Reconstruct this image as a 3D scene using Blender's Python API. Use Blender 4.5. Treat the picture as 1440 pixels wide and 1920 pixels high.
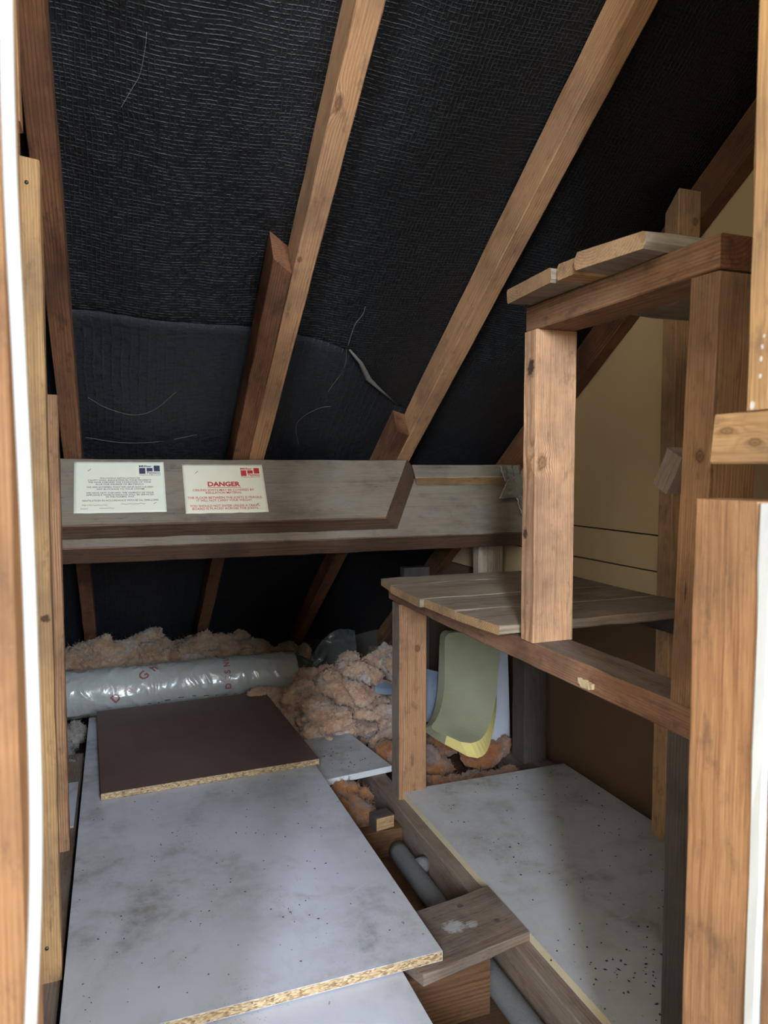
import bpy, bmesh, math, random
from mathutils import Vector, Matrix, noise

for o in list(bpy.data.objects):
    bpy.data.objects.remove(o, do_unlink=True)
sc = bpy.context.scene
COL = sc.collection
random.seed(7)

# ------------------------------------------------------------------ camera
CAM_H, YAW, PITCH, FPX = 0.85, math.radians(20.6), math.radians(3.4), 1350.0
cd = bpy.data.cameras.new('camera')
cam = bpy.data.objects.new('camera', cd)
COL.objects.link(cam)
cd.sensor_fit = 'VERTICAL'
cd.sensor_height = 36.0
cd.lens = 36.0 * FPX / 1920.0
cd.clip_start = 0.01
cam.location = (0, 0, CAM_H)
cam.rotation_euler = (math.pi / 2 - PITCH, 0, -YAW)
cd.dof.use_dof = True
cd.dof.focus_distance = 1.75
cd.dof.aperture_fstop = 9.0
sc.camera = cam

# ------------------------------------------------------------------ world, daylight, exposure
w = bpy.data.worlds.new('world')
sc.world = w
w.use_nodes = True
w.node_tree.nodes['Background'].inputs[0].default_value = (0.62, 0.75, 1.0, 1)
w.node_tree.nodes['Background'].inputs[1].default_value = 1.0

# two windows in the rear wall of the room behind the camera; their daylight comes in through the access opening
WY, WZ0, WZ1 = -4.20, 1.30, 3.30
WINS = [(-2.06, -1.58, 480), (0.30, 1.45, 400)]          # x0, x1, watts
for wx0, wx1, en in WINS:
    ld = bpy.data.lights.new('window_daylight', 'AREA')
    ld.shape = 'RECTANGLE'
    ld.size = wx1 - wx0
    ld.size_y = WZ1 - WZ0
    ld.energy = en
    ld.color = (0.74, 0.86, 1.0)
    lo = bpy.data.objects.new('window_daylight', ld)
    COL.objects.link(lo)
    lo.location = ((wx0 + wx1) / 2, WY - 0.03, (WZ0 + WZ1) / 2)
    lo.rotation_euler = Vector((0, -1, 0)).to_track_quat('Z', 'Y').to_euler()

vs = sc.view_settings
vs.view_transform = 'Standard'
vs.look = 'None'
vs.exposure = -0.14
vs.gamma = 1.0
vs.use_curve_mapping = False

# ------------------------------------------------------------------ pixel -> point on a known plane
_fw = Vector((math.sin(YAW) * math.cos(PITCH), math.cos(YAW) * math.cos(PITCH), -math.sin(PITCH)))
_rt = Vector((math.cos(YAW), -math.sin(YAW), 0))
_up = _rt.cross(_fw)
_C = Vector((0, 0, CAM_H))
SL = math.radians(35)
CS, SN = math.cos(SL), math.sin(SL)


def on(px, py, n, d):
    r = _fw + _rt * (px - 720) / FPX - _up * (py - 960) / FPX
    n = Vector(n)
    return _C + r * ((d - n.dot(_C)) / n.dot(r))


def fx(px, py, x): return on(px, py, (1, 0, 0), x)
def fy(px, py, y): return on(px, py, (0, 1, 0), y)
def fz(px, py, z=0.0): return on(px, py, (0, 0, 1), z)
def froof(px, py, d): return on(px, py, (0, SN, CS), d)


# ------------------------------------------------------------------ materials
class NT:
    def __init__(s, name):
        s.m = bpy.data.materials.new(name)
        s.m.use_nodes = True
        s.t = s.m.node_tree
        s.b = s.t.nodes['Principled BSDF']
        s.co = None

    def n(s, typ, **kw):
        x = s.t.nodes.new(typ)
        for k, v in kw.items():
            setattr(x, k, v)
        return x

    def link(s, a, b): s.t.links.new(a, b)

    def put(s, sock, v):
        if v is None:
            return
        if hasattr(v, 'links') or isinstance(v, bpy.types.NodeSocket):
            s.link(v, sock)
        else:
            sock.default_value = v

    def math(s, op, a, b=None, c=None, clamp=False):
        x = s.n('ShaderNodeMath', operation=op)
        x.use_clamp = clamp
        s.put(x.inputs[0], a)
        if b is not None: s.put(x.inputs[1], b)
        if c is not None: s.put(x.inputs[2], c)
        return x.outputs[0]

    def vmath(s, op, a, b=None):
        x = s.n('ShaderNodeVectorMath', operation=op)
        s.put(x.inputs[0], a)
        if b is not None: s.put(x.inputs[1], b)
        return x.outputs['Value'] if op in ('LENGTH', 'DISTANCE', 'DOT_PRODUCT') else x.outputs[0]

    def obj(s):
        if s.co is None:
            s.co = s.n('ShaderNodeTexCoord').outputs['Object']
        return s.co

    def rnd(s):
        return s.n('ShaderNodeObjectInfo').outputs['Random']

    def noise(s, vec, scale=5.0, detail=3.0, rough=0.55, dist=0.0, out='Fac'):
        x = s.n('ShaderNodeTexNoise')
        s.put(x.inputs['Vector'], vec)
        x.inputs['Scale'].default_value = scale
        x.inputs['Detail'].default_value = detail
        x.inputs['Roughness'].default_value = rough
        x.inputs['Distortion'].default_value = dist
        return x.outputs[out]

    def voro(s, vec, scale, feature='F1', out='Distance', rand=1.0):
        x = s.n('ShaderNodeTexVoronoi', feature=feature)
        s.put(x.inputs['Vector'], vec)
        x.inputs['Scale'].default_value = scale
        x.inputs['Randomness'].default_value = rand
        return x.outputs[out]

    def ramp(s, fac, stops, interp='LINEAR'):
        x = s.n('ShaderNodeValToRGB')
        cr = x.color_ramp
        cr.interpolation = interp
        while len(cr.elements) < len(stops):
            cr.elements.new(0.5)
        for e, (p, c) in zip(cr.elements, stops):
            e.position = p
            e.color = tuple(c) + (1,) if len(c) == 3 else c
        s.put(x.inputs[0], fac)
        return x.outputs[0]

    def sstep(s, v, a, b):
        x = s.n('ShaderNodeMapRange', interpolation_type='SMOOTHSTEP')
        s.put(x.inputs[0], v)
        x.inputs[1].default_value = a
        x.inputs[2].default_value = b
        return x.outputs[0]

    def mix(s, f, a, b, mode='MIX'):
        x = s.n('ShaderNodeMix', data_type='RGBA', blend_type=mode)
        s.put(x.inputs[0], f)
        for sock, v in ((x.inputs[6], a), (x.inputs[7], b)):
            if isinstance(v, (tuple, list)) and len(v) == 3:
                v = tuple(v) + (1,)
            s.put(sock, v)
        return x.outputs[2]

    def bump(s, h, strength=0.3, dist=0.002, prev=None):
        x = s.n('ShaderNodeBump')
        x.inputs['Strength'].default_value = strength
        x.inputs['Distance'].default_value = dist
        s.put(x.inputs['Height'], h)
        if prev is not None: s.put(x.inputs['Normal'], prev)
        return x.outputs[0]

    def out(s, color=None, rough=None, normal=None, spec=None, **kw):
        if isinstance(color, (tuple, list)) and len(color) == 3:
            color = tuple(color) + (1,)
        s.put(s.b.inputs['Base Color'], color)
        s.put(s.b.inputs['Roughness'], rough)
        s.put(s.b.inputs['Normal'], normal)
        s.put(s.b.inputs['Specular IOR Level'], spec)
        for k, v in kw.items():
            s.put(s.b.inputs[k.replace('_', ' ')], v)
        return s.m


def srgb(r, g, b):
    f = lambda c: (c / 255 / 12.92) if c / 255 <= 0.04045 else ((c / 255 + 0.055) / 1.055) ** 2.4
    return (f(r), f(g), f(b))


def wood(name, light, dark, freq=230, pith=(0.03, 0.055), knots=(), rough=0.7, dust=None, dust_amt=0.0,
         stain=None, stain_amt=0.0, wob=1.0, contrast=1.0, marks=(), ringmin=0.15):
    t = NT(name)
    co = t.obj()
    off = t.math('MULTIPLY', t.rnd(), 37.0)
    sh = t.n('ShaderNodeCombineXYZ')
    t.put(sh.inputs[0], off); t.put(sh.inputs[1], off)
    cs = t.vmath('ADD', co, sh.outputs[0])
    sp = t.n('ShaderNodeSeparateXYZ'); t.link(co, sp.inputs[0])
    y = t.math('SUBTRACT', sp.outputs[1], pith[0])
    z = t.math('SUBTRACT', sp.outputs[2], pith[1])
    r = t.math('SQRT', t.math('ADD', t.math('MULTIPLY', y, y), t.math('MULTIPLY', z, z)))
    mid = t.noise(t.vmath('MULTIPLY', cs, (2.2, 14, 14)), 1.0, 2.0)
    r = t.math('MULTIPLY_ADD', t.math('SUBTRACT', mid, 0.5), 0.016 * wob, r)
    kmask = None
    for (kx, ky, kz, kr, ks) in knots:
        d = t.vmath('LENGTH', t.vmath('MULTIPLY', t.vmath('SUBTRACT', co, (kx, ky, kz)), (1 / ks, 1, 1)))
        d = t.math('MULTIPLY_ADD', t.math('SUBTRACT', t.noise(co, 90.0, 3.0), 0.5), 0.9, t.math('DIVIDE', d, kr))
        e = t.math('POWER', 2.718, t.math('MULTIPLY', t.math('MULTIPLY', d, d), -0.35))
        r = t.math('MULTIPLY_ADD', e, 0.011, r)
        m = t.sstep(d, 1.25, 0.6)
        ring = t.math('MULTIPLY_ADD', t.math('SINE', t.math('MULTIPLY', d, 13.0)), 0.12, 0.62)
        m = t.math('MULTIPLY', m, ring)
        kmask = m if kmask is None else t.math('MAXIMUM', kmask, m)
    fr = t.math('FRACT', t.math('MULTIPLY', r, freq))
    c_l = light
    c_d = tuple(l + (d - l) * contrast for l, d in zip(light, dark))
    c_m = tuple(l * 0.72 + d * 0.28 for l, d in zip(c_l, c_d))
    ringc = t.ramp(fr, [(0.0, c_m), (0.35, c_l), (0.82, c_d), (1.0, c_m)])
    flat = tuple(l * 0.6 + d * 0.4 for l, d in zip(c_l, c_d))
    rm = t.noise(t.vmath('MULTIPLY', cs, (4, 26, 26)), 1.0, 3.0, 0.6)
    col = t.mix(t.math('MULTIPLY_ADD', t.sstep(rm, 0.30, 0.75), 0.9 - ringmin, ringmin), flat, ringc)
    streak = t.noise(t.vmath('MULTIPLY', cs, (3.0, 190, 190)), 1.0, 4.0, 0.65)
    col = t.mix(t.math('MULTIPLY', t.sstep(streak, 0.48, 0.78), 0.50), col, tuple(c * 0.62 for c in dark))
    col = t.mix(t.math('MULTIPLY', t.sstep(streak, 0.44, 0.25), 0.30), col, tuple(min(1, c * 1.18) for c in light))
    fine = t.noise(t.vmath('MULTIPLY', cs, (26, 520, 520)), 1.0, 2.0, 0.6)
    col = t.mix(t.math('MULTIPLY', t.sstep(fine, 0.45, 0.75), 0.30), col, tuple(c * 0.5 for c in dark))
    big = t.noise(cs, 4.0, 5.0, 0.62)
    grime = tuple(0.30 * c + 0.22 * sum(dark) / 3 for c in dark)
    col = t.mix(t.math('MULTIPLY', t.sstep(big, 0.40, 0.70), 0.62), col, grime)
    bl2 = t.noise(t.vmath('MULTIPLY', cs, (1.0, 2.2, 2.2)), 19.0, 5.0, 0.7)
    col = t.mix(t.math('MULTIPLY', t.sstep(bl2, 0.52, 0.70), 0.55), col, grime)
    lite = t.noise(t.vmath('MULTIPLY', cs, (1.0, 3.0, 3.0)), 60.0, 3.0, 0.7)
    col = t.mix(t.math('MULTIPLY', t.sstep(lite, 0.68, 0.78), 0.35), col, tuple(min(1, c * 1.5) for c in light))
    if stain:
        sn = t.noise(t.vmath('MULTIPLY', cs, (3.5, 11, 11)), 1.0, 5.0, 0.65)
        col = t.mix(t.math('MULTIPLY', t.sstep(sn, 0.62 - 0.25 * stain_amt, 0.72), min(1.0, 0.55 + 0.4 * stain_amt)), col, stain)
    if dust:
        dn = t.noise(t.vmath('MULTIPLY', cs, (5, 22, 22)), 1.0, 5.0, 0.7)
        col = t.mix(t.math('MULTIPLY', t.sstep(dn, 0.25, 0.7), dust_amt), col, dust)
        sc_ = t.noise(t.vmath('MULTIPLY', cs, (30, 140, 140)), 1.0, 3.0, 0.7)
        col = t.mix(t.math('MULTIPLY', t.sstep(sc_, 0.62, 0.75), 0.55), col, tuple(c * 0.35 for c in dark))
    if kmask is not None:
        col = t.mix(kmask, col, tuple(c * 0.28 for c in dark))
    for (kx, ky, kz, kr, ks, mc) in marks:
        d = t.vmath('LENGTH', t.vmath('MULTIPLY', t.vmath('SUBTRACT', co, (kx, ky, kz)), (1 / ks, 1, 1)))
        nn = t.noise(co, 160.0, 2.0)
        d = t.math('MULTIPLY_ADD', nn, kr * 1.2, d)
        col = t.mix(t.math('MULTIPLY', t.sstep(d, kr * 1.7, kr * 1.1), 0.85), col, mc)
    nb = t.bump(streak, 0.5, 0.0018)
    nb = t.bump(fine, 0.45, 0.0012, nb)
    nb = t.bump(bl2, 0.25, 0.002, nb)
    return t.out(col, rough + 0.08, nb, 0.25)


def plain(name, color, rough=0.6, nscale=30.0, var=0.25, bump=0.2, **kw):
    t = NT(name)
    co = t.obj()
    nz = t.noise(co, nscale, 4.0, 0.6)
    col = t.mix(t.math('MULTIPLY', nz, var * 2), color, tuple(c * 0.45 for c in color))
    return t.out(col, rough, t.bump(nz, bump, 0.002), **kw)


STYLES = dict(
    rafter=dict(light=srgb(198, 152, 110), dark=srgb(148, 104, 70), freq=200, stain=srgb(120, 80, 50), stain_amt=0.25),
    rafter_old=dict(light=srgb(150, 104, 72), dark=srgb(92, 58, 38), freq=200, stain=srgb(66, 38, 28), stain_amt=0.6),
    purlin=dict(light=srgb(128, 98, 76), dark=srgb(84, 60, 46), freq=170, stain=srgb(74, 54, 42), stain_amt=0.5, dust=srgb(120, 106, 90), dust_amt=0.15),
    purlin_dusty=dict(light=srgb(138, 122, 104), dark=srgb(98, 84, 70), freq=170, dust=srgb(128, 120, 109), dust_amt=0.75, contrast=0.7),
    post=dict(light=srgb(234, 192, 152), dark=srgb(170, 112, 74), freq=300, ringmin=0.6, pith=(0.16, 0.02), wob=0.5, stain=srgb(170, 125, 95), stain_amt=0.15),
    postb=dict(light=srgb(190, 146, 108), dark=srgb(132, 90, 60), freq=220, pith=(0.05, 0.05), stain=srgb(112, 76, 54), stain_amt=0.4),
    rail=dict(light=srgb(174, 132, 104), dark=srgb(124, 86, 64), freq=240, stain=srgb(104, 68, 52), stain_amt=0.45),
    beam=dict(light=srgb(166, 126, 95), dark=srgb(116, 82, 60), freq=200, stain=srgb(96, 62, 46), stain_amt=0.45),
    jamb=dict(ringmin=0.5, light=srgb(180, 136, 97), dark=srgb(144, 98, 64), freq=260, pith=(0.14, 0.03), wob=0.6, contrast=0.8),
    jamb_pale=dict(ringmin=0.45, light=srgb(190, 152, 106), dark=srgb(158, 114, 72), freq=240, pith=(0.1, 0.05), wob=0.7, contrast=0.8),
    shelf=dict(light=srgb(176, 160, 138), dark=srgb(112, 86, 64), freq=150, dust=srgb(166, 160, 148), dust_amt=0.38,
               stain=srgb(104, 66, 40), stain_amt=0.7),
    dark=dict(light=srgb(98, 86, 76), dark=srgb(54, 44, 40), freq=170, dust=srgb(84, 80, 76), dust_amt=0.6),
    joist=dict(light=srgb(140, 116, 98), dark=srgb(88, 66, 54), freq=170, dust=srgb(146, 138, 130), dust_amt=0.5),
    cavity=dict(light=srgb(116, 84, 58), dark=srgb(78, 54, 38), freq=150, stain=srgb(70, 44, 28), stain_amt=0.4),
    gable_stud=dict(light=srgb(208, 170, 128), dark=srgb(158, 116, 82), freq=230, stain=srgb(140, 92, 66), stain_amt=0.3),
    offcut=dict(light=srgb(198, 164, 122), dark=srgb(144, 102, 66), freq=220),
)
_mats = {}


def style(k, knots=(), marks=()):
    if knots or marks:
        return wood(k + '_wood', knots=knots, marks=marks, **STYLES[k])
    if k not in _mats:
        _mats[k] = wood(k + '_wood', **STYLES[k])
    return _mats[k]


def mat_melamine(name, base, dirt, dirt_amt=0.5, spec_amt=1.0, seed=0.0):
    t = NT(name)
    co = t.vmath('ADD', t.obj(), (seed, seed * 1.7, 0))
    a = t.noise(co, 3.2, 5.0, 0.6)
    b = t.noise(co, 11.0, 5.0, 0.65)
    c = t.noise(t.vmath('MULTIPLY', co, (60, 14, 30)), 1.0, 3.0)
    f = t.math('MULTIPLY', t.sstep(a, 0.36, 0.70), t.sstep(b, 0.25, 0.70))
    tide = t.math('ABSOLUTE', t.math('SUBTRACT', t.noise(co, 2.6, 6.0, 0.62), 0.53))
    f = t.math('MULTIPLY_ADD', t.math('MULTIPLY', t.sstep(tide, 0.045, 0.0), t.sstep(b, 0.40, 0.66)), 0.38, t.math('MULTIPLY', f, 0.75), clamp=True)
    grit = t.noise(co, 170.0, 3.0, 0.7)
    f = t.math('MULTIPLY_ADD', t.math('MULTIPLY', t.sstep(grit, 0.55, 0.72), t.sstep(a, 0.42, 0.60)), 0.35, f, clamp=True)
    col = t.mix(t.math('MULTIPLY', f, dirt_amt), base, dirt)
    wv = t.noise(co, 4.0, 3.0, out='Color')
    sc1 = t.noise(t.vmath('MULTIPLY', t.vmath('ADD', co, t.vmath('MULTIPLY', wv, (0.25, 0.25, 0))), (4, 90, 1)), 1.0, 2.0, 0.5)
    col = t.mix(t.math('MULTIPLY', t.math('MULTIPLY', t.sstep(sc1, 0.66, 0.72), t.sstep(b, 0.45, 0.6)), 0.35), col, tuple(min(1, x * 1.25) for x in base))
    col = t.mix(t.math('MULTIPLY', t.sstep(c, 0.55, 0.8), 0.10), col, tuple(x * 0.5 for x in dirt))
    v = t.voro(t.vmath('ADD', co, t.vmath('MULTIPLY', t.noise(co, 60.0, 2.0, out='Color'), (0.02, 0.02, 0))), 30.0)
    s1 = t.sstep(v, 0.10, 0.05)
    gate = t.sstep(t.noise(co, 9.0, 2.0), 0.50, 0.62)
    col = t.mix(t.math('MULTIPLY', t.math('MULTIPLY', s1, gate), 0.8 * spec_amt), col, (0.05, 0.045, 0.04))
    v2 = t.voro(co, 150.0)
    gate2 = t.sstep(t.noise(co, 6.0, 3.0), 0.52, 0.66)
    col = t.mix(t.math('MULTIPLY', t.math('MULTIPLY', t.sstep(v2, 0.22, 0.12), gate2), 0.7 * spec_amt), col, (0.08, 0.07, 0.06))
    rg = t.math('MULTIPLY_ADD', b, 0.3, 0.33)
    return t.out(col, rg, t.bump(b, 0.05, 0.001), 0.45)


def mat_chipboard():
    t = NT('chipboard')
    co = t.vmath('MULTIPLY', t.obj(), (0.6, 0.6, 1.6))
    v = t.n('ShaderNodeTexVoronoi')
    t.put(v.inputs['Vector'], co); v.inputs['Scale'].default_value = 300
    col = t.ramp(v.outputs['Color'], [(0.0, srgb(98, 76, 52)), (0.35, srgb(150, 124, 90)), (0.7, srgb(182, 158, 122)), (1.0, srgb(206, 184, 150))])
    return t.out(col, 0.85, t.bump(v.outputs['Distance'], 0.6, 0.002))


def mat_felt(name, base, line, sx, sy, rough, lo=0.72):
    t = NT(name)
    co = t.obj()
    d = t.noise(co, 7.0, 3.0, out='Color')
    co2 = t.vmath('ADD', co, t.vmath('MULTIPLY', t.vmath('SUBTRACT', d, (0.5, 0.5, 0.5)), (0.020, 0.014, 0)))
    sp = t.n('ShaderNodeSeparateXYZ'); t.link(co2, sp.inputs[0])

    def lines(c, s):
        f = t.math('FRACT', t.math('DIVIDE', c, s))
        return t.math('MULTIPLY', t.sstep(f, 0.0, 0.22), t.sstep(f, 0.44, 0.22))
    brk = t.noise(co, 130.0, 2.0)
    hx = t.math('MULTIPLY', lines(sp.outputs[0], sx), t.sstep(brk, 0.34, 0.58))
    brk2 = t.noise(t.vmath('MULTIPLY', co, (1.0, 2.2, 1.0)), 55.0, 3.0, 0.7)
    hy = t.math('MULTIPLY', lines(sp.outputs[1], sy), t.sstep(brk2, 0.36, 0.62))
    pat = t.noise(co, 3.0, 3.0)
    hx = t.math('MULTIPLY', hx, t.sstep(pat, 0.25, 0.55))
    h = t.math('MAXIMUM', hx, hy)
    col = t.mix(t.math('MULTIPLY', h, 0.9), base, line)
    glints = t.noise(co, 420.0, 1.0)
    col = t.mix(t.math('MULTIPLY', t.math('MULTIPLY', t.sstep(glints, lo, lo + 0.06), h), 0.8), col, tuple(c * 5 for c in line))  # glints on the mesh lines painted as brighter specks
    nb = t.bump(h, 0.7, 0.0025)
    nb = t.bump(t.noise(co, 26.0, 4.0), 0.5, 0.008, nb)
    return t.out(col, rough, nb, 0.4)


def mat_wool(name, a, b, c):
    t = NT(name)
    co = t.vmath('ADD', t.n('ShaderNodeNewGeometry').outputs['Position'], (3.1, 0.7, 0.2))
    wv = t.noise(co, 12.0, 3.0, out='Color')
    cw = t.vmath('ADD', co, t.vmath('MULTIPLY', wv, (0.09, 0.09, 0.09)))
    n1 = t.noise(cw, 8.0, 5.0, 0.6)
    n2 = t.noise(t.vmath('MULTIPLY', cw, (0.6, 1.3, 1.3)), 26.0, 3.0, 0.55, 0.6)
    cw2 = t.vmath('ADD', co, t.vmath('MULTIPLY', t.noise(co, 26.0, 2.0, out='Color'), (0.07, 0.07, 0.07)))
    n3 = t.noise(t.vmath('MULTIPLY', cw2, (0.12, 1.2, 1.0)), 260.0, 3.0, 0.65)
    n4 = t.noise(t.vmath('MULTIPLY', cw2, (1.0, 0.15, 1.1)), 230.0, 3.0, 0.65)
    col = t.ramp(n1, [(0.30, a), (0.44, b), (0.56, tuple((x + y) / 2 for x, y in zip(a, b))), (0.72, c)])
    gm = t.noise(cw, 13.0, 4.0, 0.6)
    col = t.mix(t.math('MULTIPLY', t.sstep(gm, 0.50, 0.66), 0.65), col, tuple(sum(a) / 3 * k for k in (0.92, 0.88, 0.86)))
    col = t.mix(t.math('MULTIPLY', t.sstep(n2, 0.50, 0.75), 0.45), col, tuple(x * 0.7 for x in b))
    fib = t.math('MAXIMUM', t.sstep(n3, 0.52, 0.72), t.sstep(n4, 0.55, 0.75))
    col = t.mix(t.math('MULTIPLY', fib, 0.42), col, tuple(min(1, x * 1.5) for x in a))
    drk = t.math('MULTIPLY', t.sstep(n3, 0.42, 0.28), 0.35)
    col = t.mix(drk, col, tuple(x * 0.5 for x in b))
    nb = t.bump(n2, 0.35, 0.02)
    nb = t.bump(n3, 0.55, 0.004, nb)
    return t.out(col, 1.0, nb, 0.05, Sheen_Weight=0.3)


M = {}
M['white'] = mat_melamine('melamine_white', srgb(192, 194, 204), srgb(116, 108, 98), 0.75, 0.8)
M['white_r'] = mat_melamine('melamine_white_dusty', srgb(190, 190, 195), srgb(116, 108, 96), 0.75, 0.8, 3.3)
M['brown_lam'] = mat_melamine('brown_laminate', srgb(102, 82, 76), srgb(126, 108, 100), 0.5, 0.25, 8.0)
M['chip'] = mat_chipboard()
M['edge_white'] = plain('edge_tape_white', srgb(212, 214, 216), 0.35, 60, 0.06, 0.05)
M['edge_cream'] = plain('edge_tape_cream', srgb(214, 200, 166), 0.5, 60, 0.12, 0.1)
M['felt'] = mat_felt('roofing_felt', (0.0045, 0.0052, 0.0062), (0.024, 0.027, 0.031), 0.0085, 0.0072, 0.55)
M['felt_low'] = mat_felt('roofing_felt_fine', (0.006, 0.0075, 0.0105), (0.018, 0.022, 0.030), 0.02, 0.0036, 0.65, 0.9)
M['felt_edge'] = plain('frayed_felt', srgb(120, 116, 106), 0.9, 80, 0.4, 0.5)
M['gable'] = plain('hardboard_beige', srgb(222, 192, 148), 0.75, 6, 0.16, 0.05)
M['plaster'] = plain('plaster_cream', srgb(232, 222, 204), 0.8, 20, 0.05, 0.05)
M['carpet'] = plain('carpet_beige', srgb(150, 132, 112), 0.95, 300, 0.3, 0.4)
M['ceil_below'] = style('cavity')
M['brickdark'] = plain('masonry_dark', srgb(62, 54, 48), 0.95, 20, 0.4, 0.5)
M['wool'] = mat_wool('mineral_wool_peach', srgb(200, 174, 152), srgb(168, 126, 96), srgb(132, 106, 88))
M['wool_back'] = mat_wool('mineral_wool_dusty', srgb(164, 142, 120), srgb(132, 100, 74), srgb(92, 80, 68))
M['wool_orange'] = mat_wool('mineral_wool_orange', srgb(176, 122, 82), srgb(132, 80, 46), srgb(88, 56, 36))
M['wool_grey'] = mat_wool('mineral_wool_grey', srgb(170, 160, 152), srgb(112, 102, 94), srgb(60, 54, 50))
M['foam'] = plain('foam_green_grey', srgb(148, 146, 118), 0.9, 16, 0.22, 0.15)
M['foam_cut'] = plain('foam_yellow_cut', srgb(232, 210, 132), 0.95, 40, 0.12, 0.2)
M['blue'] = plain('blue_fabric', srgb(122, 134, 150), 0.85, 24, 0.3, 0.4)
M['cable'] = plain('cable_white', srgb(184, 187, 186), 0.35, 20, 0.03, 0.02)
M['lagging'] = plain('pipe_lagging_grey', srgb(112, 112, 114), 0.9, 260, 0.35, 0.5)
M['paper'] = plain('paper_card', srgb(226, 226, 206), 0.75, 40, 0.08, 0.08)
M['paper2'] = plain('paper_card_cream', srgb(228, 220, 196), 0.75, 40, 0.08, 0.08)
M['ink_navy'] = plain('ink_navy', srgb(62, 68, 92), 0.7, 900, 0.3, 0)
M['ink_grey'] = plain('ink_grey', srgb(96, 98, 104), 0.7, 900, 0.3, 0)
M['ink_faint'] = plain('ink_pencil', srgb(150, 150, 144), 0.7, 900, 0.3, 0)
M['ink_red'] = plain('ink_red', srgb(196, 52, 48), 0.7, 900, 0.2, 0)
M['ink_red_print'] = plain('ink_red_print', srgb(158, 96, 96), 0.35, 120, 0.5, 0.1)
M['ink_black'] = plain('ink_black', srgb(40, 38, 38), 0.6, 200, 0.4, 0)
M['metal'] = plain('nail_steel', srgb(110, 104, 98), 0.45, 200, 0.3, 0.1, Metallic=0.8)
M['card'] = plain('grey_cardboard', srgb(126, 124, 112), 0.85, 60, 0.25, 0.2)
M['card_edge'] = plain('grey_cardboard_edge', srgb(190, 180, 164), 0.85, 60, 0.2, 0.2)
M['crumb'] = plain('crumbs', srgb(58, 50, 42), 0.9, 90, 0.4, 0)
M['web'] = plain('cobweb', srgb(140, 138, 132), 0.9, 90, 0.2, 0)
M['splinter'] = plain('split_wood_pale', srgb(220, 196, 154), 0.8, 120, 0.25, 0.4)


def film_mat(name, col, alpha_trans, rough):
    t = NT(name)
    co = t.obj()
    nz = t.noise(co, 40.0, 3.0, 0.6, 0.8)
    return t.out(col, rough, t.bump(nz, 0.35, 0.006), 0.6, Transmission_Weight=alpha_trans, IOR=1.25, Coat_Weight=0.6, Coat_Roughness=0.12)


M['film'] = film_mat('polythene_wrap', srgb(160, 161, 157), 0.0, 0.2)
tb = NT('clear_polythene')
tr = tb.n('ShaderNodeBsdfTransparent'); tr.inputs[0].default_value = (0.80, 0.86, 0.83, 1)
nz = tb.noise(tb.obj(), 34.0, 3.0, 0.6, 0.8)
tb.out(srgb(92, 100, 96), 0.13, tb.bump(nz, 0.5, 0.01), 0.9)
mx = tb.n('ShaderNodeMixShader'); mx.inputs[0].default_value = 0.50
tb.link(tr.outputs[0], mx.inputs[1]); tb.link(tb.b.outputs[0], mx.inputs[2])
tb.link(mx.outputs[0], tb.t.nodes['Material Output'].inputs[0])
M['clear'] = tb.m


# ------------------------------------------------------------------ object helpers
def link(o, parent=None, **props):
    COL.objects.link(o)
    if parent is not None:
        o.parent = parent
        o.matrix_parent_inverse = parent.matrix_world.inverted()
    for k, v in props.items():
        if v is not None:
            o[k] = v
    return o


def thing(name, label, category, loc=(0, 0, 0), group=None):
    o = bpy.data.objects.new(name, None)
    o.empty_display_size = 0.05
    o.location = loc
    o.matrix_world = Matrix.Translation(loc)
    return link(o, None, label=label, category=category, group=group)


def mesh(name, verts, faces, mats, parent=None, mw=None, smooth=False, idx=None, **props):
    me = bpy.data.meshes.new(name)
    me.from_pydata([tuple(v) for v in verts], [], faces)
    if not isinstance(mats, (list, tuple)):
        mats = [mats]
    for m in mats:
        me.materials.append(m)
    if idx:
        me.polygons.foreach_set('material_index', idx)
    if smooth:
        me.polygons.foreach_set('use_smooth', [True] * len(me.polygons))
    bm = bmesh.new(); bm.from_mesh(me)
    bmesh.ops.recalc_face_normals(bm, faces=bm.faces)
    bm.to_mesh(me); bm.free()
    o = bpy.data.objects.new(name, me)
    if mw is not None:
        o.matrix_world = mw
    link(o, parent, **props)
    if mw is not None:
        o.matrix_world = mw
    return o


def frame(p, xdir, zdir):
    X = Vector(xdir).normalized()
    Z = Vector(zdir); Z = (Z - X * Z.dot(X)).normalized()
    Y = Z.cross(X)
    m = Matrix((X, Y, Z)).transposed().to_4x4()
    m.translation = Vector(p)
    return m


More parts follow.
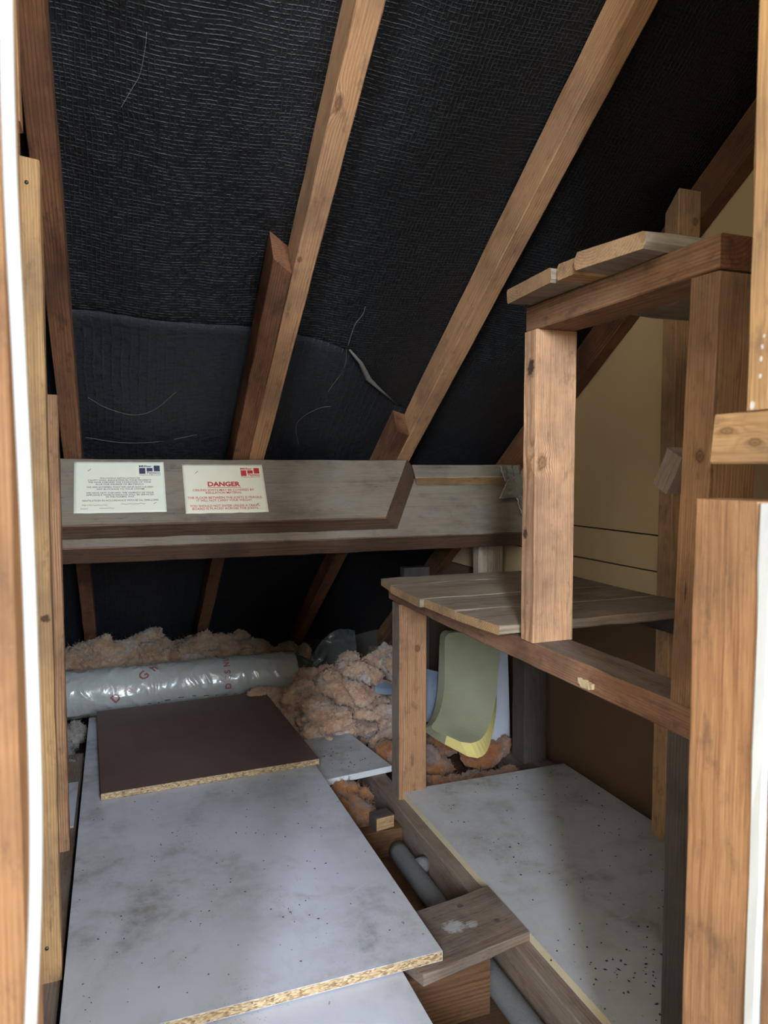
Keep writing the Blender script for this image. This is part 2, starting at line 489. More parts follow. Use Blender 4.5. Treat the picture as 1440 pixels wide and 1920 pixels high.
def beam(name, p, xdir, zdir, L, wy, hz, st, parent=None, cut0=(0, 0), cut1=(0, 0), cham=0.002, jit=0.0007,
         knots=(), marks=(), faces=None, seed=None, notch=None, **props):
    """timber along local X from p (centre of the start end); wy wide along local Y, hz deep along local Z.
    cut0/cut1 = slope of the end cuts in y and z.  faces = {'-z': style} gives single sides another surface."""
    mw = frame(p, xdir, zdir)
    inv = mw.inverted()
    kl = [tuple(inv @ Vector(k[:3])) + (k[3], k[4] if len(k) > 4 else 1.4) for k in knots]
    ml = [tuple(inv @ Vector(k[:3])) + (k[3], k[4], k[5]) for k in marks]
    mats = [style(st, kl, ml) if isinstance(st, str) else st]
    side = {}
    if faces:
        for k, v in faces.items():
            mats.append(style(v) if isinstance(v, str) else v)
            side[k] = len(mats) - 1
    a, b, c = wy / 2, hz / 2, cham
    prof = [(-a + c, -b), (a - c, -b), (a, -b + c), (a, b - c), (a - c, b), (-a + c, b), (-a, b - c), (-a, -b + c)]
    n = max(2, min(40, int(L / 0.05)))
    rr = random.Random(seed if seed is not None else hash(name) % 1000 + int(L * 1000))
    rr = random.Random(seed if seed is not None else int(L * 10007 + wy * 1013 + Vector(p).length * 977))
    vs_, fs, ix = [], [], []
    for i in range(n + 1):
        s = i / n
        for (y, z) in prof:
            x = s * L + (1 - s) * (cut0[0] * y + cut0[1] * z) + s * (cut1[0] * y + cut1[1] * z)
            vs_.append((x, y + rr.uniform(-jit, jit), z + rr.uniform(-jit, jit)))
    names = ['-z', 'c', '+y', 'c', '+z', 'c', '-y', 'c']
    for i in range(n):
        for j in range(8):
            k = (j + 1) % 8
            fs.append((i * 8 + j, i * 8 + k, (i + 1) * 8 + k, (i + 1) * 8 + j))
            ix.append(side.get(names[j], 0))
    fs.append(tuple(range(7, -1, -1))); ix.append(side.get('-x', 0))
    fs.append(tuple(n * 8 + j for j in range(8))); ix.append(side.get('+x', 0))
    return mesh(name, vs_, fs, mats, parent, mw, idx=ix, **props)


def bar(name, x0, x1, y0, y1, z0, z1, along, st, parent=None, **kw):
    """axis-aligned timber given by its extents"""
    c = Vector(((x0 + x1) / 2, (y0 + y1) / 2, (z0 + z1) / 2))
    if along == 'x':
        return beam(name, (x0, c.y, c.z), (1, 0, 0), (0, 0, 1), x1 - x0, y1 - y0, z1 - z0, st, parent, **kw)
    if along == 'y':
        return beam(name, (c.x, y0, c.z), (0, 1, 0), (0, 0, 1), y1 - y0, x1 - x0, z1 - z0, st, parent, **kw)
    return beam(name, (c.x, c.y, z0), (0, 0, 1), (0, -1, 0), z1 - z0, x1 - x0, y1 - y0, st, parent, **kw)


def box_v(x0, x1, y0, y1, z0, z1):
    v = [(x, y, z) for x in (x0, x1) for y in (y0, y1) for z in (z0, z1)]
    f = [(0, 1, 3, 2), (4, 6, 7, 5), (0, 4, 5, 1), (2, 3, 7, 6), (0, 2, 6, 4), (1, 5, 7, 3)]
    return v, f


def box(name, x0, x1, y0, y1, z0, z1, m, parent=None, mw=None, **props):
    v, f = box_v(x0, x1, y0, y1, z0, z1)
    return mesh(name, v, f, m, parent, mw, **props)


def tube(name, pts, r, m, parent=None, seg=10, closed_ends=True, rs=None, smooth=True, **props):
    pts = [Vector(p) for p in pts]
    vs_, fs = [], []
    ref = Vector((0.3, 0.2, 0.93))
    for i, p in enumerate(pts):
        d = (pts[min(i + 1, len(pts) - 1)] - pts[max(i - 1, 0)]).normalized()
        u = d.cross(ref)
        if u.length < 1e-3: u = d.cross(Vector((1, 0, 0)))
        u.normalize(); v = d.cross(u)
        rad = rs[i] if rs else r
        for k in range(seg):
            a = 2 * math.pi * k / seg
            vs_.append(p + (u * math.cos(a) + v * math.sin(a)) * rad)
    for i in range(len(pts) - 1):
        for k in range(seg):
            k2 = (k + 1) % seg
            fs.append((i * seg + k, i * seg + k2, (i + 1) * seg + k2, (i + 1) * seg + k))
    if closed_ends:
        fs.append(tuple(range(seg))); fs.append(tuple((len(pts) - 1) * seg + k for k in range(seg)))
    return mesh(name, vs_, fs, m, parent, None, smooth, **props)


def spline(ctrl, n):
    ctrl = [Vector(c) for c in ctrl]
    out = []
    P = [ctrl[0] * 2 - ctrl[1]] + ctrl + [ctrl[-1] * 2 - ctrl[-2]]
    for i in range(1, len(P) - 2):
        for k in range(n):
            t = k / n
            a, b, c, d = P[i - 1], P[i], P[i + 1], P[i + 2]
            out.append(0.5 * ((2 * b) + (c - a) * t + (2 * a - 5 * b + 4 * c - d) * t * t + (3 * b - a - 3 * c + d) * t ** 3))
    out.append(ctrl[-1])
    return out


# ------------------------------------------------------------------ the setting
# room behind the camera (its window lights the loft)
RX0, RX1, RY0, RY1, RZ0, RZ1 = -2.6, 2.0, WY, 0.40, -0.65, 3.5
S = dict(kind='structure')
box('floor_room', RX0, RX1, RY0, RY1, RZ0 - 0.05, RZ0, M['carpet'], **S)
box('ceiling_room', RX0, RX1, RY0, RY1, RZ1, RZ1 + 0.05, M['plaster'], **S)
box('wall_room_left', RX0 - 0.08, RX0, RY0, RY1, RZ0, RZ1, M['plaster'], **S)
box('wall_room_right', RX1, RX1 + 0.08, RY0, RY1, RZ0, RZ1, M['plaster'], **S)
wr = box('wall_room_rear', RX0, WINS[0][0], RY0 - 0.1, RY0, RZ0, RZ1, M['plaster'], **S)
box('wall_section', WINS[0][1], WINS[1][0], RY0 - 0.1, RY0, RZ0, RZ1, M['plaster'], wr)
box('wall_section', WINS[1][1], RX1, RY0 - 0.1, RY0, RZ0, RZ1, M['plaster'], wr)
for wx0, wx1, _ in WINS:
    box('wall_section', wx0, wx1, RY0 - 0.1, RY0, RZ0, WZ0, M['plaster'], wr)
    box('wall_section', wx0, wx1, RY0 - 0.1, RY0, WZ1, RZ1, M['plaster'], wr)
# partition between room and loft with the access opening
OX0, OX1, OZ0 = -0.075, 0.51, -0.02
wf = box('wall_front', RX0, OX0, RY1, RY1 + 0.013, RZ0, 3.5, M['plaster'], **S)
box('wall_section', OX1 + 0.004, RX1, RY1, RY1 + 0.013, RZ0, 3.5, M['plaster'], wf)
box('wall_section', OX0, OX1 + 0.004, RY1, RY1 + 0.013, RZ0, OZ0, M['plaster'], wf)
box('wall_section', OX0, OX1 + 0.004, RY1, RY1 + 0.013, 2.0, 3.5, M['plaster'], wf)

# gable end: hardboard panel with two narrow boards low down
GX = 1.27
wg = box('wall_right', GX + 0.004, GX + 0.05, 0.42, 3.4, -0.14, 2.3, M['brickdark'], **S)
box('panel', GX - 0.004, GX + 0.004, 0.42, 3.3, 0.687, 2.1, M['gable'], wg)
box('panel', GX - 0.004, GX + 0.004, 0.42, 3.3, 0.596, 0.683, M['gable'], wg)
box('panel', GX - 0.004, GX + 0.004, 0.42, 3.3, 0.48, 0.592, M['gable'], wg)
box('panel', GX - 0.004, GX + 0.004, 0.42, 3.3, -0.13, 0.476, plain('hardboard_shaded_stained', srgb(122, 94, 70), 0.8, 7, 0.3, 0.1), wg)  # same beige wall panel; shade below the shelf and bottom stain put into its colour
box('wall_left', -0.30, -0.26, 0.42, 3.4, -0.14, 2.2, M['brickdark'], **S)
box('wall_back', -0.3, 1.3, 3.36, 3.44, -0.14, 0.14, M['brickdark'], **S)
box('floor', -0.3, 1.3, 0.42, 3.4, -0.16, -0.125, M['ceil_below'], **S)

# roof underlay: one broad sheet over the rafters and a lower lapped sheet in front of it
D0, RD = 1.88, 0.078                      # underside of rafters, rafter depth
RAFT = [(-0.118, -0.075), (0.357, 0.400), (0.802, 0.845), (1.224, 1.264)]
SP = Vector((0, CS, -SN)); NR = Vector((0, SN, CS))


def roof_frame():
    m = Matrix((Vector((1, 0, 0)), SP, NR)).transposed().to_4x4()
    m.translation = NR * D0
    return m


RF = roof_frame()                          # local: x along eaves, y down the slope, z outwards


def felt_z(x, y):
    z = RD + 0.004
    cs_ = [-0.56] + [(a + b) / 2 for a, b in RAFT] + [1.7]
    for a, b in zip(cs_[:-1], cs_[1:]):
        if a <= x <= b:
            u = (x - a) / (b - a)
            z -= 0.022 * math.sin(math.pi * u) ** 1.5
    z += 0.010 * noise.noise(Vector((x * 5, y * 3.2, 1.3))) * 1.0
    z += 0.004 * noise.noise(Vector((x * 14, y * 9, 5.3)))
    return min(z, RD + 0.02)


def sheet(name, x0, x1, y0, y1, nx, ny, m, parent=None, dz=0.0, top=None, **props):
    v, f = [], []
    for j in range(ny + 1):
        for i in range(nx + 1):
            x = x0 + (x1 - x0) * i / nx
            ya = y0 if top is None else top(x)
            y = ya + (y1 - ya) * j / ny
            v.append((x, y, felt_z(x, y) + dz))
    for j in range(ny):
        for i in range(nx):
            a = j * (nx + 1) + i
            f.append((a, a + 1, a + nx + 2, a + nx + 1))
    o = mesh(name, v, f, m, parent, RF, True, **props)
    so = o.modifiers.new('thickness', 'SOLIDIFY'); so.thickness = 0.0015; so.offset = 1
    return o


rinv = RF.inverted()


def rl(px, py, dz=0.06):                   # pixel on the underlay -> roof-local point
    return rinv @ froof(px, py, D0 + dz)


ceil = sheet('ceiling', -0.32, 1.29, -0.85, 2.85, 90, 150, M['felt'], kind='structure')
lap = [(rl(100, 585), 0), (rl(300, 597), 0), (rl(450, 612), 0), (rl(548, 628), 0), (rl(610, 640), 0), (rl(650, 652), 0), (rl(690, 715), 0),
       (rl(742, 765), 0), (rl(800, 790), 0)]
lapx = [(p.x, p.y) for p, _ in lap]


def lap_top(x):
    if x <= lapx[0][0]: return lapx[0][1]
    for (a, ya), (b, yb) in zip(lapx[:-1], lapx[1:]):
        if a <= x <= b:
            return ya + (yb - ya) * (x - a) / (b - a)
    return lapx[-1][1]


sheet('underlay_sheet', -0.32, 0.80, 0, 2.8, 70, 70, M['felt_low'], ceil, -0.006, lap_top)
# pale frayed fold along the torn corner
fr = [rl(q[0], q[1], 0.045) for q in ((655, 655), (676, 680), (690, 710), (712, 730), (745, 758))]
wd = [0.002, 0.005, 0.008, 0.004, 0.001]
v, f = [], []
for i, (p, wi) in enumerate(zip(fr, wd)):
    v += [p + Vector((-wi, 0.3 * wi, 0)), p + Vector((0, 0, -wi * 0.7)), p + Vector((wi, -0.3 * wi, 0.0))]
for i in range(len(fr) - 1):
    for k in range(2):
        f.append((i * 3 + k, i * 3 + k + 1, i * 3 + k + 4, i * 3 + k + 3))
o = mesh('torn_edge', v, f, M['felt_edge'], ceil, RF, True)
so = o.modifiers.new('t', 'SOLIDIFY'); so.thickness = 0.001

# ------------------------------------------------------------------ rafters
GR = 'rafters of the roof slope'


def rafter(xa, xb, s0, s1, st, label, cut0=(0, 0), drop=0.0, **kw):
    p = NR * (D0 + RD / 2 - drop / 2) + SP * s0 + Vector(((xa + xb) / 2, 0, 0))
    return beam('rafter', p, SP, -NR, s1 - s0, xb - xa, RD + drop, st, label=label, category='rafter', group=GR, cut0=cut0, **kw)


def sloc(p): return SP.dot(Vector(p))


s2 = sloc(froof(508, 495, D0))
s3 = sloc(froof(724, 810, D0))
rafter(*RAFT[0], -0.8, 2.75, 'rafter_old', 'dark brown rafter running up beside the light timber studs')
rk = froof(634, 195, D0)
rafter(*RAFT[1], -0.8, s2 + 0.98, 'rafter', 'orange brown rafter ending behind the beam just above the red danger notice',
       knots=[(rk.x, rk.y, rk.z, 0.008, 2.2), tuple(froof(562, 487, D0)) + (0.006, 1.3)])
rafter(RAFT[1][0] - 0.045, RAFT[1][0] - 0.001, s2, 2.75, 'rafter_old', 'dark stained lower rafter with angled cut end, lapped above the red notice',
       cut0=(0.75, 0.1))
rafter(*RAFT[2], -0.8, s3 + 0.55, 'rafter', 'orange brown rafter with a long crack, passing left of the upright shelf post',
       knots=[tuple(froof(905, 480, D0)) + (0.005, 1.3)])
rafter(RAFT[2][0] - 0.045, RAFT[2][0] - 0.001, s3, 2.75, 'rafter_old', 'short lower rafter with pale cut end, lapped just above the beam end',
       cut0=(0.45, 0.1))
rafter(*RAFT[3], -0.8, 2.75, 'rafter_old', 'dark rafter lying against the beige end wall panel')

# ------------------------------------------------------------------ purlin: two lapped timbers and a batten, square to the rafters
K1, K2, K3 = -1.1517, -1.2195, -1.304
UPS = -SP                                   # upslope


def kd(k, d, x=0.0):                        # point from upslope coordinate k and roof-normal coordinate d
    return UPS * k + NR * d + Vector((x, 0, 0))


beam('purlin', kd((K1 + K2) / 2, (1.879 + 1.676) / 2, -0.24), (1, 0, 0), UPS, 1.046, 0.203, abs(K1 - K2) - 0.001, 'purlin',
     faces={'+z': 'purlin_dusty'}, cut1=(0.55, -0.85), jit=0.0012, cham=0.003, label='dusty grey roof beam carrying the two paper notices', category='beam')
beam('purlin', kd((K2 + K3) / 2, (1.879 + 1.650) / 2, -0.25), (1, 0, 0), UPS, 1.50, 0.229, abs(K2 - K3), 'purlin',
     faces={'+z': 'purlin_dusty'}, jit=0.0012, cham=0.003, label='weathered roof beam lapped behind and running on to the end wall', category='beam')
beam('batten', kd(K2 + 0.0235, 1.853, 0.868), (1, 0, 0), UPS, 0.34, 0.048, 0.045, 'offcut', faces={'+z': 'purlin_dusty'}, cut0=(0.0, -0.5),
     label='short pale batten fixed along the top of the weathered beam', category='batten')

# ------------------------------------------------------------------ timber partition on the left
bar('stud', -0.20, -0.054, 0.455, 0.545, -0.12, 1.90, 'z', 'jamb', label='orange timber door post beside the white cable', category='stud')
bar('stud', -0.16, -0.098, 1.27, 1.31, -0.002, 1.335, 'z', 'jamb_pale', cut1=(0.1, 0), label='pale stud with a nail near its top and dark knot below the middle', category='stud',
    marks=[tuple(fy(85, 1160, 1.27)) + (0.008, 1.0, srgb(60, 38, 28))])
bar('stud', -0.165, -0.104, 1.315, 1.35, 0.5, 1.30, 'z', 'rafter_old', label='brown strip of timber behind the pale stud', category='stud')
bar('stud', -0.165, -0.109, 1.71, 1.75, -0.002, 1.01, 'z', 'postb', label='short brown stud standing between pale stud and insulation roll', category='stud')
bar('stud', -0.15, -0.0925, 0.95, 0.985, 1.252, 1.595, 'z', 'rafter', label='brown upper timber end fixed under the dark rafter', category='stud')
bar('sole_plate', -0.175, -0.100, 0.56, 2.3, -0.06, -0.002, 'y', 'joist', label='grey dusty sole plate under the studs', category='plate')
for q, yy in (((50, 342), 1.27), ((88, 1778), 1.27)):
    p = fy(q[0], q[1], yy)
    tube('nail', [p + Vector((0, 0.005, 0)), p + Vector((0, -0.002, 0))], 0.003, M['metal'], seg=10,
         label='nail head near the %s of the pale stud' % ('top' if q[1] < 900 else 'foot'), category='nail')

cp = [(10, -60), (12, 60), (15, 200), (22, 400), (37, 700), (51, 1000), (61, 1280), (67, 1500), (66, 1700), (57, 1930), (50, 2050)]
tube('cable', spline([fy(a, b, 0.447) for a, b in cp], 8), 0.0036, M['cable'], label='white electric cable hanging down the orange door post', category='cable')

# ------------------------------------------------------------------ right side of the access opening
bar('stud', 0.50, 0.56, 0.447, 0.519, -0.12, 0.823, 'z', 'jamb', label='orange grained stud beside the opening, cut off below the block', category='stud')
bar('stud', 0.50, 0.56, 0.38, 0.464, 0.899, 1.72, 'z', 'jamb_pale', marks=[tuple(fx(a_, b_, 0.5)) + (r_, 1.3, srgb(205, 205, 200)) for a_, b_, r_ in ((1430, 650, .002), (1428, 672, .002), (1426, 705, .0016), (1433, 630, .0012), (1412, 760, .003))], label='pale stud with white paint drips above the timber block', category='stud')
beam('timber_block', (0.53, 0.500, 0.8765), (0, -1, 0), (0, 0, 1), 0.15, 0.06, 0.043, 'jamb_pale', cut0=(0.0, 0.1),
     knots=[(0.5, 0.455, 0.872, 0.004, 2.5), (0.5, 0.485, 0.883, 0.004, 3.0)], label='short pale timber block with dark knots between the two studs', category='block')
bar('edge_strip', 0.497, 0.512, 0.4325, 0.446, -0.12, 0.822, 'z', M['edge_white'], label='white painted strip along the orange stud', category='trim')
bar('door_lining', 0.50, 0.512, 0.40, 0.4315, -0.12, 0.80, 'z', 'jamb', label='narrow orange lining board outside the white strip', category='board')

# ------------------------------------------------------------------ joists and the cavity
JT = -0.0185
jo = [(-0.095, -0.05, 'under the left edge of the big board'),
      (0.668, 0.712, 'dark grey and exposed beside the open gap'), (1.16, 1.205, 'along the foot of the end wall')]
for a, b, t_ in jo:
    bar('joist', a, b, 0.56, 3.3, -0.12, JT, 'y', 'joist', label='ceiling joist ' + t_, category='joist', group='ceiling joists')
bar('noggin', -0.048, 0.664, 1.635, 1.675, -0.122, -0.052, 'x', 'cavity', label='brown noggin crossing the far end of the open gap', category='noggin')
bar('noggin', -0.048, 0.61, 1.085, 1.12, -0.122, -0.021, 'x', 'cavity', label='brown noggin under the grey plank across the gap', category='noggin')
beam('timber_block', (0.592, 1.655, -0.034), (1, 0.15, 0), (0, 0, 1), 0.05, 0.04, 0.035, 'dark', faces={'-y': 'offcut'},
     label='small grey wood offcut lying in the gap between the boards', category='block')
# grey plank across the gap, askew
pa, pb = fz(905, 1652, 0.002), fz(985, 1735, 0.002)
pm = (pa + pb) / 2
pdir = (fz(745, 1822, 0.002) - pb); pdir.z = 0
beam('plank', Vector((0.698, 1.178, -0.0075)), Vector((-1, -0.17, 0)), (0, 0, 1), 0.258, 0.155, 0.02, 'joist', cut0=(0.15, 0), cut1=(-0.17, 0), jit=0.0015,
     marks=[(0.575, 1.16, 0.003, 0.020, 1.2, srgb(176, 174, 176)), (0.61, 1.155, 0.003, 0.012, 1.2, srgb(168, 166, 168))],
     knots=[(0.615, 1.215, 0.003, 0.006, 1.2), (0.66, 1.15, 0.003, 0.006, 1.2)],
     label='grey weathered plank bridging the gap, with a white stain', category='plank')
tube('pipe', spline([(0.63, 1.585, -0.078), (0.632, 1.45, -0.082), (0.636, 1.25, -0.088), (0.64, 1.0, -0.092), (0.642, 0.6, -0.094)], 6), 0.0225, M['lagging'], seg=18,
     label='grey lagged pipe running along the gap under the plank', category='pipe')
tube('pipe', [(0.6665, 1.495, -0.072), (0.656, 1.492, -0.072), (0.645, 1.488, -0.072)], 0.019, M['lagging'], seg=16, label='short grey stub of pipe lagging beside the joist', category='pipe')


# ------------------------------------------------------------------ loose boards
def board(name, label, corner, ang, wx, ly, th, top, edges, category='board'):
    """laminated chipboard: corner = front-left bottom corner, ang = turn in degrees. edges maps front/right/left/back to a strip material"""
    t = thing(name, label, category, corner)
    mw = Matrix.Translation(corner) @ Matrix.Rotation(math.radians(ang), 4, 'Z')
    sk = 0.0009
    e = 0.0008
    fr_ = e if 'front' in edges else 0
    lf = e if 'left' in edges else 0
    rt_ = e if 'right' in edges else 0
    box('core', lf, wx - rt_, fr_, ly, sk, th - sk, M['chip'], t, mw)
    box('laminate', 0, wx, 0, ly, th - sk, th, top, t, mw)
    box('laminate', 0, wx, 0, ly, 0, sk, top, t, mw)
    if fr_: box('edge_strip', 0, wx, 0, e, sk, th - sk, edges['front'], t, mw)
    if lf: box('edge_strip', 0, e, 0, ly, sk, th - sk, edges['left'], t, mw)
    if rt_: box('edge_strip', wx - e, wx, 0, ly, sk, th - sk, edges['right'], t, mw)
    return t, mw


W_, Wr = M['white'], M['white_r']
big, bmw = board('floor_board', 'large white chipboard sheet with raw front edge and small hole', (-0.092, 1.083, 0.003), 0.0, 0.607, 1.47, 0.018, W_,
                 dict(left=M['edge_white'], right=M['edge_white']))
tube('peg_hole', [bmw @ Vector((0.024, 0.036, 0.0178)), bmw @ Vector((0.024, 0.036, 0.0184))], 0.006, M['metal'], big, seg=16)
board('floor_board', 'brown laminate chipboard panel lying on the large white sheet', (-0.045, 1.894, 0.0212), 2.0, 0.570, 0.665, 0.018, M['brown_lam'], {})
board('floor_board', 'white board tucked under the front of the large white sheet', (-0.09, 0.56, -0.0183), 0.0, 0.532, 0.60, 0.018, W_, dict(right=M['edge_white']))
board('floor_board', 'short white board with bright edge beside the wool and shelf leg', (0.36, 1.84, -0.0183), 7.0, 0.375, 0.300, 0.018, Wr, dict(front=M['edge_white']))
board('floor_board', 'white board with cream edge under the wooden shelving', (0.700, 0.56, -0.0183), 0.0, 0.505, 1.165, 0.018, Wr, dict(left=M['edge_cream'], front=M['edge_white']))
board('floor_board', 'narrow white board showing between the short stud and the large sheet', (-0.205, 1.82, -0.0015), 0.0, 0.10, 0.26, 0.004, W_, {})

# ------------------------------------------------------------------ home-made shelving
rack = thing('shelf_rack', 'home-made timber shelving rack with posts, rails and rough plank shelf', 'shelving', (0.73, 1.25, -0.018))
bar('leg', 0.686, 0.764, 1.712, 1.765, JT, 0.50, 'z', 'postb', rack, knots=[tuple(fy(783, 1216, 1.712)) + (0.0085, 1.2)], faces={'+y': 'joist'})
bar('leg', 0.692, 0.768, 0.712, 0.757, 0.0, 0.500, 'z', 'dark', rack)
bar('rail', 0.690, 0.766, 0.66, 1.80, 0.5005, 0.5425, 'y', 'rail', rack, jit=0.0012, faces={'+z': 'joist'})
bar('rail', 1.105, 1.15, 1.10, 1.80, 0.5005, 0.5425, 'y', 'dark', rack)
bar('post', 0.688, 0.771, 1.083, 1.124, 0.543, 1.0915, 'z', 'post', rack, knots=[tuple(fy(1016, 868, 1.083)) + (0.011, 1.5)],
    marks=[tuple(fx(995, 688, 0.688)) + (0.013, 1.3, (0.012, 0.011, 0.012)), tuple(fx(985, 1000, 0.688)) + (0.008, 1.5, (0.012, 0.011, 0.012))])
beam('post', (0.729, 0.728, 0.543), (0, -0.035, 1), (0, -1, 0), 0.5475, 0.078, 0.048, 'postb', rack,
     knots=[tuple(fx(1312, 855, 0.690)) + (0.0085, 1.2)], marks=[tuple(fx(1285, 1112, 0.690)) + (0.0022, 8.0, (0.03, 0.025, 0.022))])
bar('beam', 0.690, 0.768, 0.684, 1.120, 1.092, 1.1345, 'y', 'beam', rack, faces={'-x': 'rafter_old'})
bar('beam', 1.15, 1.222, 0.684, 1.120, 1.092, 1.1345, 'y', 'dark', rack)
# shelf planks, each a little different
yy = 1.775
for k, wd_ in enumerate((0.118, 0.205, 0.150, 0.155)):
    y1 = yy; y0 = yy - wd_ + 0.004
    yy -= wd_
    zz = 0.543 + 0.0005 * k
    bar('shelf_plank', 0.640 + (0.012, -0.004, 0.003, 0.012)[k], 1.156, y0, y1, zz, zz + 0.0185, 'x', 'shelf', rack, jit=0.0012, cham=0.003, seed=90 + k,
        faces={'-x': 'offcut'}, cut0=((0.12, 0.0), (0.04, 0), (-0.03, 0), (-0.10, 0))[k])
# loose planks on the top beam
beam('plank', (0.637, 1.032, 1.1465), (1, 0.02, 0.0), (0, 0.0, 1), 0.58, 0.150, 0.022, 'shelf', faces={'-x': 'offcut'}, cham=0.003, jit=0.0015, cut0=(0.1, 0),
     label='rough grey plank lying across the top beam at its far end', category='plank', group='loose planks on the top beam')
beam('plank', (0.637, 0.925, 1.147), (1, 0.0, 0.0), (0, 0.0, 1), 0.58, 0.046, 0.023, 'offcut', cham=0.003, jit=0.001, label='narrow batten between two wide planks on the top beam', category='batten',
     group='loose planks on the top beam')
beam('plank', (0.640, 0.832, 1.1475), (1, 0.0, 0.0), (0, 0.0, 1), 0.58, 0.128, 0.024, 'shelf', faces={'-x': 'offcut'}, cham=0.006, jit=0.002, cut0=(-0.15, 0),
     label='rough rounded plank lying across the middle of the top beam', category='plank', group='loose planks on the top beam')
# split splinter on the rail
sp = fx(1100, 1281, 0.690)
sv, sf = [], []
rr = random.Random(4)
for k in range(5):
    a, b = box_v(-0.004, 0.002, -0.018 + 0.007 * k, -0.010 + 0.007 * k, -0.004 - 0.004 * rr.random(), 0.003 + 0.004 * rr.random())
    n0 = len(sv)
    sv += [(x + rr.uniform(-.001, .001), y + rr.uniform(-.001, .001), z) for x, y, z in a]; sf += [tuple(i + n0 for i in q) for q in b]
mesh('splinter', sv, sf, M['splinter'], rack, Matrix.Translation(sp))

# gable studs and bits
beam('stud', (1.191, 1.2915, JT), (0, 0, 1), (0, -1, 0), 1.455, 0.061, 0.043, 'gable_stud', cut1=(0, 1.0), knots=[tuple(fy(1304, 415, 1.27)) + (0.008, 1.3)],
     label='tall stud against the beige end wall with an angled top', category='stud')
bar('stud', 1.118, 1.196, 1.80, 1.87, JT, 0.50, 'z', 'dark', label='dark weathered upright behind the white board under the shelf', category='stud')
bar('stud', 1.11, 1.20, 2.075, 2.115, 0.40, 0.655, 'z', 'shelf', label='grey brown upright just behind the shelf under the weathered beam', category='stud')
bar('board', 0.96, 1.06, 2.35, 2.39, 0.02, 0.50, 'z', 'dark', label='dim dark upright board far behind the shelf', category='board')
beam('block', (0.715, 0.7565, 0.872), (0, 0.55, -1), (0, 1, 0.55), 0.055, 0.045, 0.030, 'joist', rack)


# ------------------------------------------------------------------ mineral wool
def wool(name, label, blobs, m, vox=0.010, amp=0.016, seed=1, fibres=500, group='mineral wool insulation'):
    """blobs: (x, y, z, rx, ry, rz) lumps that melt into one tumbled quilt"""
    rg = random.Random(seed)
    bm = bmesh.new()
    for (x, y, z, rx, ry, rz) in blobs:
        r = bmesh.ops.create_icosphere(bm, subdivisions=2, radius=1.0)
        rot = Matrix.Rotation(rg.uniform(-1.5, 1.5), 4, 'Z') @ Matrix.Rotation(rg.uniform(-0.5, 0.5), 4, 'Y')
        el = rg.uniform(1.0, 1.7)
        for v in r['verts']:
            n_ = 1 + 0.35 * noise.noise(v.co * 1.4 + Vector((x * 9, y * 9, seed)))
            v.co = Vector((x, y, z)) + (rot @ Vector((v.co.x * rx * el, v.co.y * ry / el, v.co.z * rz))) * n_
    me = bpy.data.meshes.new('tmp'); bm.to_mesh(me); bm.free()
    o = bpy.data.objects.new('tmp', me); COL.objects.link(o)
    rm = o.modifiers.new('r', 'REMESH'); rm.mode = 'VOXEL'; rm.voxel_size = vox
    dg = bpy.context.evaluated_depsgraph_get()
    me2 = bpy.data.meshes.new_from_object(o.evaluated_get(dg))
    bpy.data.objects.remove(o, do_unlink=True)
    bm = bmesh.new(); bm.from_mesh(me2)
    for _ in range(2):
        bmesh.ops.smooth_vert(bm, verts=bm.verts, factor=0.5, use_axis_x=True, use_axis_y=True, use_axis_z=True)
    bm.normal_update()
    off = Vector((seed * 3.1, seed * 1.7, 0))
    for v in bm.verts:
        p = v.co + off
        wv = Vector((noise.noise(p * 5), noise.noise(p * 5 + Vector((9, 0, 0))), noise.noise(p * 5 + Vector((0, 9, 0)))))
        q = p + wv * 0.10
        th = 2.5 * noise.noise(p * 3.0 + Vector((4, 4, 4)))          # local lie of the fibres
        ax = q.x * math.cos(th) + q.y * math.sin(th); ay = -q.x * math.sin(th) + q.y * math.cos(th)
        f1 = noise.noise(Vector((ax * 6, ay * 22, q.z * 22)))
        f2 = noise.noise(Vector((ax * 13 + 5, ay * 52, q.z * 52)))
        f3 = noise.noise(Vector((ax * 34 + 5, ay * 120, q.z * 120)))
        cr = max(0, 1 - abs(noise.noise(q * 9)) * 4.5) ** 1.5
        cr2 = max(0, 1 - abs(noise.noise(Vector((ax * 9, ay * 20, q.z * 20 + 7)))) * 4) ** 1.5
        v.co += v.normal * amp * (0.50 * f1 + 0.20 * f2 + 0.10 * f3 - 1.1 * cr - 0.45 * cr2 + 0.35)
    bm.normal_update()
    bm.verts.ensure_lookup_table()
    fv, ff = [], []
    for _ in range(fibres):
        v = bm.verts[rg.randrange(len(bm.verts))]
        if v.normal.z < -0.2: continue
        d = (v.normal + Vector((rg.uniform(-1, 1), rg.uniform(-1, 1), rg.uniform(-.6, 1))) * 0.9).normalized()
        s_ = Vector((rg.uniform(-1, 1), rg.uniform(-1, 1), rg.uniform(-1, 1))).normalized() * 0.00055
        l = rg.uniform(0.006, 0.022)
        n0 = len(fv)
        p = v.co
        mid_ = p + d * l * 0.6 + s_ * 3
        fv += [p - s_, p + s_, mid_ + s_ * 0.7, mid_ - s_ * 0.7, p + d * l + Vector((0, 0, -0.004))]
        ff += [(n0, n0 + 1, n0 + 2, n0 + 3), (n0 + 3, n0 + 2, n0 + 4)]
    me3 = bpy.data.meshes.new(name); bm.to_mesh(me3); bm.free()
    me3.materials.append(m)
    me3.polygons.foreach_set('use_smooth', [True] * len(me3.polygons))
    o = bpy.data.objects.new(name, me3)
    link(o, None, label=label, category='insulation', group=group)
    if ff:
        mesh('loose_fibres', fv, ff, m, o, kind='stuff')
    return o


